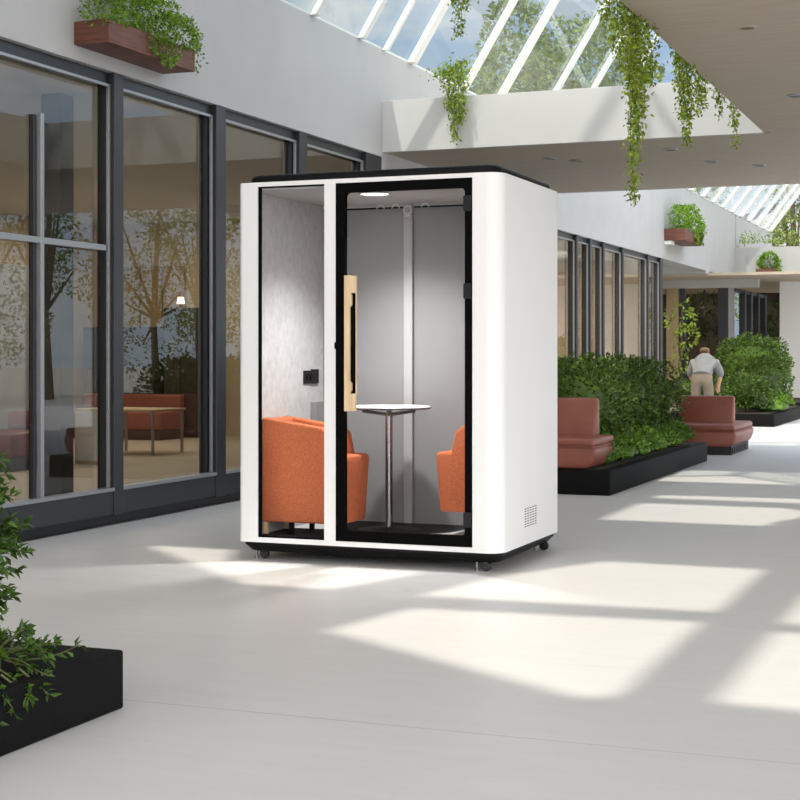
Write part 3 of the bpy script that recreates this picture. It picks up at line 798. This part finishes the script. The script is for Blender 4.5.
bl = [((-5.28, 37.5, 3.46), (.26, .18, .18)), ((-5.25, 37.5, 3.56), (.18, .14, .15))]
plant_box('small wooden plant box hung on the distant white cross beam', (-5.56, 37.36, 3.11), (-5.0, 37.679, 3.30), bl, 1200, .06, [((-5.05, 37.35, 3.34), (-4.99, 37.34, 3.14), 60)])

# ------------------------------------------------------------------ hanging vines
def vine(label, strands, size, dens, m='leaf_vine', spread=.03):
    top = strands[0][0]
    e = thing('hanging_vine', label, 'vine', top, 'vines hanging from the roof edges')
    mb = MB(); Ps, Ns = [], []
    for (p0, p1, sp) in strands:
        p0, p1 = np.array(p0, float), np.array(p1, float); L_ = np.linalg.norm(p1 - p0)
        k = max(4, int(L_ / .08)); ts = np.linspace(0, 1, k)
        path = [p0 * (1 - t) + p1 * t + np.array([.02 * math.sin(t * 9 + p0[1] * 5), .02 * math.cos(t * 7 + p0[0] * 3), 0]) * (L_ > .3) for t in ts]
        mb.tube(path, .005, 5, .002)
        n_ = int(L_ * dens); t = rng.random(n_) ** 1.15
        q = p0[None] * (1 - t[:, None]) + p1[None] * t[:, None]
        w = (sp * (1.1 - .85 * t) + .012)[:, None]
        q = q + rng.normal(0, 1, (n_, 3)) * w * np.array([.75, .75, .5])
        dd = rng.normal(0, 1, (n_, 3)); dd[:, 2] = -np.abs(dd[:, 2]) * .6 - .3
        Ps.append(q); Ns.append(dd / np.linalg.norm(dd, axis=1)[:, None])
    obj('stem', mb, 'stem', e, 40)
    foliage('foliage', np.concatenate(Ps), np.concatenate(Ns), size, m, e, .55, .1, .5)
    return e
vine('vine trailing over the top of the white cross beam at its left end', [((-5.22, 14.87, 4.24), (-5.26, 14.86, 3.45), .07), ((-5.32, 14.87, 4.22), (-5.30, 14.86, 3.75), .07), ((-5.16, 14.87, 4.18), (-5.20, 14.86, 3.62), .06),
      ((-5.45, 14.88, 4.12), (-5.15, 14.88, 4.26), .06)], .034, 800)
# reaches in from the ridge of the glass roof
vine('vine with its lower end hanging in front of the glass roof', [((-4.40, 12.6, 5.0), (-4.41, 12.6, 4.02), .07), ((-4.33, 12.6, 4.9), (-4.36, 12.6, 4.25), .06), ((-4.46, 12.6, 5.0), (-4.46, 12.6, 4.30), .05)], .034, 560)
E = lambda y, z, dx=0: (XC - .05 + dx, y, z)
vine('long thick vine hanging from the canopy corner, reaching below the bridge', [
    (E(9.62, 3.95), E(9.64, 2.22), .05), (E(9.78, 3.95), E(9.72, 2.62), .07), (E(9.95, 3.95), E(9.86, 2.85), .08), (E(9.50, 3.95), E(9.55, 2.95), .08),
    (E(9.30, 3.95), E(9.32, 3.02), .08), (E(9.12, 3.95), E(9.14, 3.10), .08), (E(10.12, 3.95), E(10.10, 3.05), .07), (E(8.95, 3.95), E(8.92, 3.2), .06), (E(9.7, 3.9), E(9.7, 2.7), .05)], .031, 620)
vine('bushy vine hanging from the canopy edge, second from the camera', [(E(11.2, 3.95), E(11.42, 2.82), .05), (E(11.1, 3.95), E(11.3, 3.0), .06), (E(11.35, 3.95), E(11.5, 3.02), .07), (E(11.6, 3.95), E(11.85, 3.12), .06), (E(11.9, 3.95), E(12.1, 3.2), .05), (E(11.0, 3.95), E(11.1, 3.2), .05)], .033, 600)
vine('short thin vine on the canopy edge between two longer ones', [(E(12.75, 3.9), E(12.85, 3.23), .035), (E(12.65, 3.9), E(12.7, 3.32), .03)], .034, 260)
vine('thin vine on the canopy edge nearest the bridge', [(E(13.55, 3.9), E(13.66, 3.10), .035), (E(13.45, 3.9), E(13.5, 3.25), .03)], .036, 260)
tf = thing('grass_tuft', 'pale wispy plants along the top of the distant cross beam', 'plants', (-5.4, 37.8, 3.84))
tf['kind'] = 'stuff'
P = np.stack([rng.uniform(-6.0, -4.0, 700), rng.uniform(37.72, 37.9, 700), 3.93 + rng.random(700) ** 2 * .28], 1)
foliage('foliage', P, np.tile([0, 0, 1.0], (700, 1)), .07, 'leaf_vine', tf, .3, 0, .6)

# ------------------------------------------------------------------ recessed downlights
labels = ['recessed ceiling light nearest the camera in the brown canopy', 'leftmost recessed light in the bridge soffit above the booth', 'recessed light in the bridge soffit just above the booth corner',
          'recessed light in the bridge soffit beside the long vine', 'bright recessed light in the middle of the bridge soffit', 'recessed light in the bridge soffit nearest the far glass roof', 'recessed light at the right edge of the canopy']
for (x, y), lab in zip([(-1.561, 10.123), (-4.594, 16.106), (-4.376, 16.376), (-3.234, 15.855), (-3.015, 17.006), (-2.576, 17.564), (-1.597, 12.928)], labels):
    e = thing('recessed_light', lab, 'ceiling light', (x, y, ZS), 'recessed lights in the brown ceiling')
    rr = .075 if y > 11 else .06
    obj('rim', MB().lathe([(rr * .8, ZS - .002), (rr * .8, ZS - .010), (rr, ZS - .008), (rr * 1.05, ZS)], (x, y, 0), 24), 'soffit' if y < 11 else 'trimgrey', e, 40)
    obj('lens', MB().lathe([(.001, ZS - .004), (rr * .8, ZS - .004), (rr * .8, ZS - .001)], (x, y, 0), 24), 'darkcab', e, 0)

# ------------------------------------------------------------------ sapling by the recess
sp = thing('slender_tree', 'slender young tree in front of the recessed shop entrance', 'tree', (-6.0, 30.5, 0))
obj('trunk', MB().tube([(-6.0, 30.5, 0), (-6.02, 30.5, 1.0), (-5.97, 30.5, 2.1)], .03, 8, .012), 'bark', sp, 40)
bl = [((-6.0, 30.45, 2.0), (.30, .32, .34)), ((-5.86, 30.4, 1.6), (.22, .25, .22)), ((-6.05, 30.5, 1.1), (.2, .2, .3))]
P, Nn = blob_points(bl, 420, .8)
foliage('foliage', P, Nn, .10, 'leaf_vine', sp, .5, .1, .8)
# indoor trees behind the shop glass
def tree(name, label, cat, x, y, h, blobs, n, size, m, tr=.12, group=None, z0=0.0):
    e = thing(name, label, cat, (x, y, z0), group)
    mb = MB(); mb.tube([(x, y, z0), (x + .02 * h, y, z0 + h * .35), (x, y, h * .75)], tr, 10, tr * .4)
    for (c, r_) in blobs: mb.tube([(x + .01 * h, y, z0 + h * .35), tuple(np.array(c) * .85 + np.array((x, y, z0 + h * .5)) * .15)], tr * .45, 7, tr * .12)
    obj('trunk', mb, 'bark', e, 40)
    P, Nn = blob_points(blobs, n, .55)
    foliage('foliage', P, Nn, size, m, e, .6, .1, .9)
    return e
tree('indoor_tree', 'dark leafy tree behind the large pane of the far shop', 'tree', -6.75, 37.6, 2.9, [((-6.7, 37.5, 2.25), (.6, .5, .5)), ((-6.3, 37.7, 2.0), (.4, .4, .4)), ((-7.1, 37.4, 1.95), (.35, .35, .4))], 1700, .13, 'leaf_dark', .04)
tree('indoor_tree', 'dark leafy tree in the gap between far shop and white wall', 'tree', -5.55, 43.0, 2.9, [((-5.6, 43.0, 2.1), (.5, .5, .7)), ((-5.4, 43.1, 1.4), (.45, .4, .6))], 1200, .14, 'leaf_dark', .04)

# ------------------------------------------------------------------ trees outside
def big_tree(label, x, y, h, w, n, seed, z=-.12, low=.35):
    q = random.Random(seed); bl = []
    for k in range(11):
        a = q.uniform(0, 6.28); rr = q.uniform(.15, .75) * w
        bl.append(((x + rr * math.cos(a), y + rr * math.sin(a), h * q.uniform(low, .92)), (w * q.uniform(.30, .5), w * q.uniform(.30, .5), h * q.uniform(.09, .16))))
    return tree('tree', label, 'tree', x, y, h, bl, int(n * 2.4), h * .017, 'leaf_tree', h * .02, 'trees outside the glass roof', z)
big_tree('tree with a low hazy crown seen at the left foot of the glass roof', -18.0, 47, 12.0, 3.0, 4200, 1)
big_tree('tall broad tree behind the middle panes of the glass roof', -16.2, 55, 14.8, 3.4, 5200, 2)
big_tree('tree filling the glass panes left of the long vine', -11.0, 46, 11.8, 3.2, 4600, 3)
big_tree('tree lowest behind the glass just above the cross beam', -20.5, 66, 13.5, 3.4, 3600, 5)
big_tree('tree beyond the far glass roof at the right edge', -9.6, 76, 12.4, 3.6, 4200, 4)
big_tree('tree beyond the end wall at the far right, shorter and wider', -2.5, 68, 10.5, 3.4, 3600, 6)
for i, (x, y, h) in enumerate([(13.4, 34.5, 7.4), (14.4, 39.2, 7.8), (13.5, 44.0, 7.2), (14.5, 48.8, 8.2), (13.7, 53.6, 7.8), (14.4, 58.4, 8.4)]):
    big_tree(['first tree', 'second tree', 'third tree', 'fourth tree', 'fifth tree', 'sixth tree'][i] + ' of the outdoor row mirrored in the left windows, counted from the camera', x, y, h, 2.5, 2600, 20 + i, low=.15)

# ------------------------------------------------------------------ things in the room behind the glass
tag(obj('partition_screen', MB().box((-10.7, 13.6, .012), (-10.6, 15.28, 2.29), .01), 'partition'), 'pale grey partition screen behind the first window', 'screen')
struct('column', MB().box((-7.05, 10.20, .012), (-6.87, 10.38, 3.3)), 'column_dark')
c = thing('cabinet', 'low dark cabinet under oak panels inside the second window', 'cabinet', (-12.55, 20.45, .012))
obj('body', MB().box((-13.2, 20.2, .012), (-11.95, 20.75, 1.67), .01), 'darkcab', c, 0)
for k in range(3): obj('door', MB().box((-13.18 + k * .41, 20.18, .06), (-12.79 + k * .41, 20.2, 1.62), .004), 'darkcab', c, 0)
c = thing('tall_cabinet', 'taller dark cabinet with a glowing lamp on top inside the second window', 'cabinet', (-11.48, 20.45, .012))
obj('body', MB().box((-11.78, 20.2, .012), (-11.18, 20.75, 1.95), .01), 'darkcab', c, 0)
obj('door', MB().box((-11.75, 20.18, .06), (-11.49, 20.2, 1.9), .004), 'darkcab', c, 0); obj('door', MB().box((-11.47, 20.18, .06), (-11.21, 20.2, 1.9), .004), 'darkcab', c, 0)
c = thing('wall_panelling', 'oak wall panels with dark joints above the low dark cabinet', 'panelling', (-12.6, 20.77, 1.68))
for k in range(4): obj('panel', MB().box((-13.3 + k * .4, 20.74, 1.68), (-12.93 + k * .4, 20.795, 2.62), .006), 'panelwood', c, 0)
def leather_bench(label, x0, x1, y0, y1, yb, top=.86):
    e = thing('banquette', label, 'sofa', ((x0 + x1) / 2, (y0 + y1) / 2, .012))
    obj('base', MB().box((x0 + .03, y0 + .03, .012), (x1 - .03, y1 - .03, .16), .01), 'darkcab', e, 0)
    obj('seat', MB().box((x0, y0, .16), (x1, y1, .42), .03, 3), 'leather', e, 50)
    obj('backrest', MB().box((x0, yb, .42), (x1, yb + .14, top), .03, 3), 'leather', e, 50)
leather_bench('brown leather banquette behind the first window, in front of the pale screen', -10.45, -9.75, 13.55, 14.6, 14.45, .62)
leather_bench('long brown leather banquette behind the second window', -13.0, -11.3, 19.3, 20.0, 19.86, .66)
e = thing('side_table', 'thin-legged pale table behind the second window', 'table', (-9.9, 16.8, .012))
obj('tabletop', MB().box((-10.6, 16.4, .55), (-9.7, 17.2, .575), .004), 'room_wall', e, 0)
for (x, y) in ((-10.56, 16.44), (-9.74, 16.44), (-10.56, 17.16), (-9.74, 17.16)):
    obj('leg', MB().box((x - .014, y - .014, .012), (x + .014, y + .014, .55)), 'trimgrey', e, 0)
e = thing('cupboard', 'beige box cupboard behind the first window, right of the dark column', 'cupboard', (-9.68, 15.1, .012))
obj('body', MB().box((-9.85, 14.9, .012), (-9.5, 15.3, .64), .01), 'room_wall', e, 0)
obj('door', MB().box((-9.83, 14.885, .05), (-9.52, 14.90, .61), .003), 'partition', e, 0)
e = thing('table_lamp', 'small warm lamp standing on the taller dark cabinet', 'lamp', (-11.6, 20.4, 1.95))
obj('shade', MB().lathe([(.05, 2.02), (.06, 2.02), (.045, 2.12), (.03, 2.12)], (-11.6, 20.4, 0), 16), 'warm_lamp', e, 40)
obj('base', MB().lathe([(.05, 1.951), (.05, 1.96), (.01, 1.965), (.01, 2.03)], (-11.6, 20.4, 0), 16), 'darkcab', e, 40)

# ------------------------------------------------------------------ person
px, py = -4.77, 26.06
per = thing('person', 'person in grey shirt and beige trousers bending forward, seen from behind', 'person', (px, py, 0))
def skin_mesh(name, joints, edges, m, parent, root=0, sub=2):
    me = bpy.data.meshes.new(name)
    org = worldloc(parent)
    me.from_pydata([(px + j[0][0] - org.x, py + j[0][1] - org.y, j[0][2] - org.z) for j in joints], edges, [])
    o = bpy.data.objects.new(name, me); col.objects.link(o); o.parent = parent
    me.materials.append(M[m])
    sk = o.modifiers.new('skin', 'SKIN'); sk.use_smooth_shade = True
    for i, j in enumerate(joints):
        d = me.skin_vertices[0].data[i]; d.radius = (j[1], j[2] if len(j) > 2 else j[1]); d.use_root = (i == root)
    ss = o.modifiers.new('sub', 'SUBSURF'); ss.levels = sub; ss.render_levels = sub
    return o
J = [((0, 0, .90), .15, .12), ((0, .10, 1.03), .14, .11), ((0, .22, 1.13), .16, .12), ((0, .33, 1.19), .07), ((-.01, .38, 1.22), .06), ((-.02, .39, 1.285), .088, .10), ((-.02, .42, 1.34), .072, .08)]
ed = [(0, 1), (1, 2), (2, 3), (3, 4), (4, 5), (5, 6)]
def limb(start, pts):
    k = start
    for p in pts:
        J.append(p); ed.append((k, len(J) - 1)); k = len(J) - 1
    return k
for s in (-1, 1):
    hnd = limb(2, [((s * .20, .24, 1.12), .065), ((s * .25, .30, .95), .05), ((s * .25, .32, .88), .045), ((s * .20, .44, .74), .034), ((s * .19, .46, .70), .03, .02)])
    for q, l in zip((-.022, -.007, .008, .022), (.07, .08, .075, .06)):
        limb(hnd, [((s * .19 + q, .475, .665), .009), ((s * .19 + q, .48, .665 - l * .55), .008), ((s * .19 + q * .9, .465, .665 - l), .007)])
    limb(hnd, [((s * .16, .47, .68), .010), ((s * .145, .475, .645), .008)])
    limb(0, [((s * .10, -.01, .82), .095), ((s * .11, .03, .48), .065), ((s * .11, 0, .12), .042), ((s * .11, .0, .05), .045, .04), ((s * .115, .13, .035), .04, .03)])
skin_mesh('body', J, ed, 'skin', per)
TJ = [((0, 0, .90), .165, .14), ((0, .03, .97), .16, .13)]; te = [(0, 1)]
for s in (-1, 1):
    b0 = len(TJ); TJ += [((s * .10, -.01, .80), .112), ((s * .11, .03, .48), .085), ((s * .11, .0, .10), .075)]; te += [(0, b0), (b0, b0 + 1), (b0 + 1, b0 + 2)]
skin_mesh('trousers', TJ, te, 'trousers', per)
SJ = [((0, -.02, .88), .185, .15), ((0, .09, 1.03), .18, .15), ((0, .20, 1.13), .17, .16), ((0, .31, 1.19), .12)]; se = [(0, 1), (1, 2), (2, 3)]
for s in (-1, 1):
    b0 = len(SJ); SJ += [((s * .17, .25, 1.10), .10), ((s * .255, .30, .95), .075), ((s * .25, .33, .86), .07)]; se += [(2, b0), (b0, b0 + 1), (b0 + 1, b0 + 2)]
skin_mesh('shirt', SJ, se, 'shirt', per, root=1)
skin_mesh('hair', [((-.02, .345, 1.265), .085, .08), ((-.02, .362, 1.31), .102, .10), ((-.02, .385, 1.365), .085, .088)], [(0, 1), (1, 2)], 'hair', per)
for s in (-1, 1):
    obj('shoe', MB().box((px + s * .11 - .05, py - .09, 0), (px + s * .11 + .05, py + .19, .085), .03, 3), 'shoe', per, 50)

# ------------------------------------------------------------------ camera
cam = bpy.data.cameras.new('camera'); co = bpy.data.objects.new('camera', cam); col.objects.link(co)
th = math.atan(605 / 1536)
co.location = (0, 0, 1.26); co.rotation_euler = (R(90), 0, th)
cam.sensor_width = 36; cam.lens = 36 * 1536 / 800; cam.shift_y = -46 / 800; cam.clip_start = .05; cam.clip_end = 400
scn.camera = co

# ------------------------------------------------------------------ light
sun = bpy.data.lights.new('sun', 'SUN'); so_ = bpy.data.objects.new('sun', sun); col.objects.link(so_)
sun.energy = 3.3; sun.angle = R(1.2); sun.color = (1, .93, .80)
so_.rotation_euler = SUN.to_track_quat('-Z', 'Y').to_euler()

def spot(name, loc, power, size, blend, rad=.08, color=(1, 1, 1)):
    l = bpy.data.lights.new(name, 'SPOT'); o = bpy.data.objects.new(name, l); col.objects.link(o)
    l.energy = power; l.spot_size = R(size); l.spot_blend = blend; l.shadow_soft_size = rad; l.color = color
    o.location = loc; return o
spot('booth_lamp', (-3.60, 8.88, 2.24), 190, 122, 1.0, .05, (1, .98, .96))
def area(name, loc, power, sx, sy, color):
    l = bpy.data.lights.new(name, 'AREA'); o = bpy.data.objects.new(name, l); col.objects.link(o)
    l.energy = power; l.shape = 'RECTANGLE'; l.size = sx; l.size_y = sy; l.color = color; o.location = loc; return o
area('room_fill', (-9.5, 10.5, 3.28), 110, 3, 6, (1, .92, .80))  # fill added to brighten the rooms behind the glass; no fixture stands there
area('room_fill', (-11.0, 17.5, 3.28), 120, 3, 4, (1, .88, .70))
area('room_fill', (-7.8, 25, 3.07), 260, 1.2, 6, (1, .90, .75))

area('shop_fill', (-7.8, 40.5, 2.95), 120, 2.5, 6, (1, .88, .68))  # fill added to lift the dark shop interior, no fixture modelled
w = bpy.data.worlds.new('sky'); scn.world = w; w.use_nodes = True
nt = w.node_tree; N = nt.nodes; L = nt.links
bg = N['Background']
tc = N.new('ShaderNodeTexCoord'); sep = N.new('ShaderNodeSeparateXYZ'); L.new(tc.outputs['Generated'], sep.inputs[0])
rz = N.new('ShaderNodeValToRGB'); L.new(sep.outputs['Z'], rz.inputs['Fac'])
rz.color_ramp.elements[0].position = 0; rz.color_ramp.elements[0].color = (.60, .74, .86, 1)
rz.color_ramp.elements[1].position = .45; rz.color_ramp.elements[1].color = (.22, .44, .80, 1)
nz = N.new('ShaderNodeTexNoise'); nz.inputs['Scale'].default_value = 6.5; nz.inputs['Detail'].default_value = 7; nz.inputs['Roughness'].default_value = .55
mp = N.new('ShaderNodeMapping'); mp.inputs['Scale'].default_value = (1, 1, 2.2); L.new(tc.outputs['Generated'], mp.inputs['Vector']); L.new(mp.outputs['Vector'], nz.inputs['Vector'])
rc = N.new('ShaderNodeValToRGB'); rc.color_ramp.elements[0].position = .45; rc.color_ramp.elements[1].position = .62
L.new(nz.outputs['Fac'], rc.inputs['Fac'])
mx = N.new('ShaderNodeMixRGB'); mx.inputs['Color2'].default_value = (.95, .96, .97, 1)
L.new(rc.outputs['Color'], mx.inputs['Fac']); L.new(rz.outputs['Color'], mx.inputs['Color1'])
hz = N.new('ShaderNodeMapRange'); hz.inputs['From Min'].default_value = -.15; hz.inputs['From Max'].default_value = .55
hz.inputs['To Min'].default_value = 1; hz.inputs['To Max'].default_value = 0
L.new(sep.outputs['Y'], hz.inputs['Value'])
mh = N.new('ShaderNodeMixRGB'); mh.inputs['Color2'].default_value = (1.0, .972, .94, 1)
L.new(hz.outputs['Result'], mh.inputs['Fac']); L.new(mx.outputs['Color'], mh.inputs['Color1'])
L.new(mh.outputs['Color'], bg.inputs['Color'])
# the half of the sky around the sun is brighter than the half the camera looks at
rs_ = N.new('ShaderNodeMapRange'); rs_.inputs['From Min'].default_value = -.6; rs_.inputs['From Max'].default_value = .75
rs_.inputs['To Min'].default_value = 3.5; rs_.inputs['To Max'].default_value = .85
dp = N.new('ShaderNodeVectorMath'); dp.operation = 'DOT_PRODUCT'; dp.inputs[1].default_value = (-.62, .78, 0)
L.new(tc.outputs['Generated'], dp.inputs[0]); L.new(dp.outputs['Value'], rs_.inputs['Value']); L.new(rs_.outputs['Result'], bg.inputs['Strength'])

scn.view_settings.view_transform = 'Standard'; scn.view_settings.look = 'None'
scn.view_settings.gamma = 1; scn.view_settings.use_curve_mapping = False
scn.view_settings.exposure = 0.0
scn.cycles.transparent_max_bounces = 24
scn.cycles.max_bounces = 10
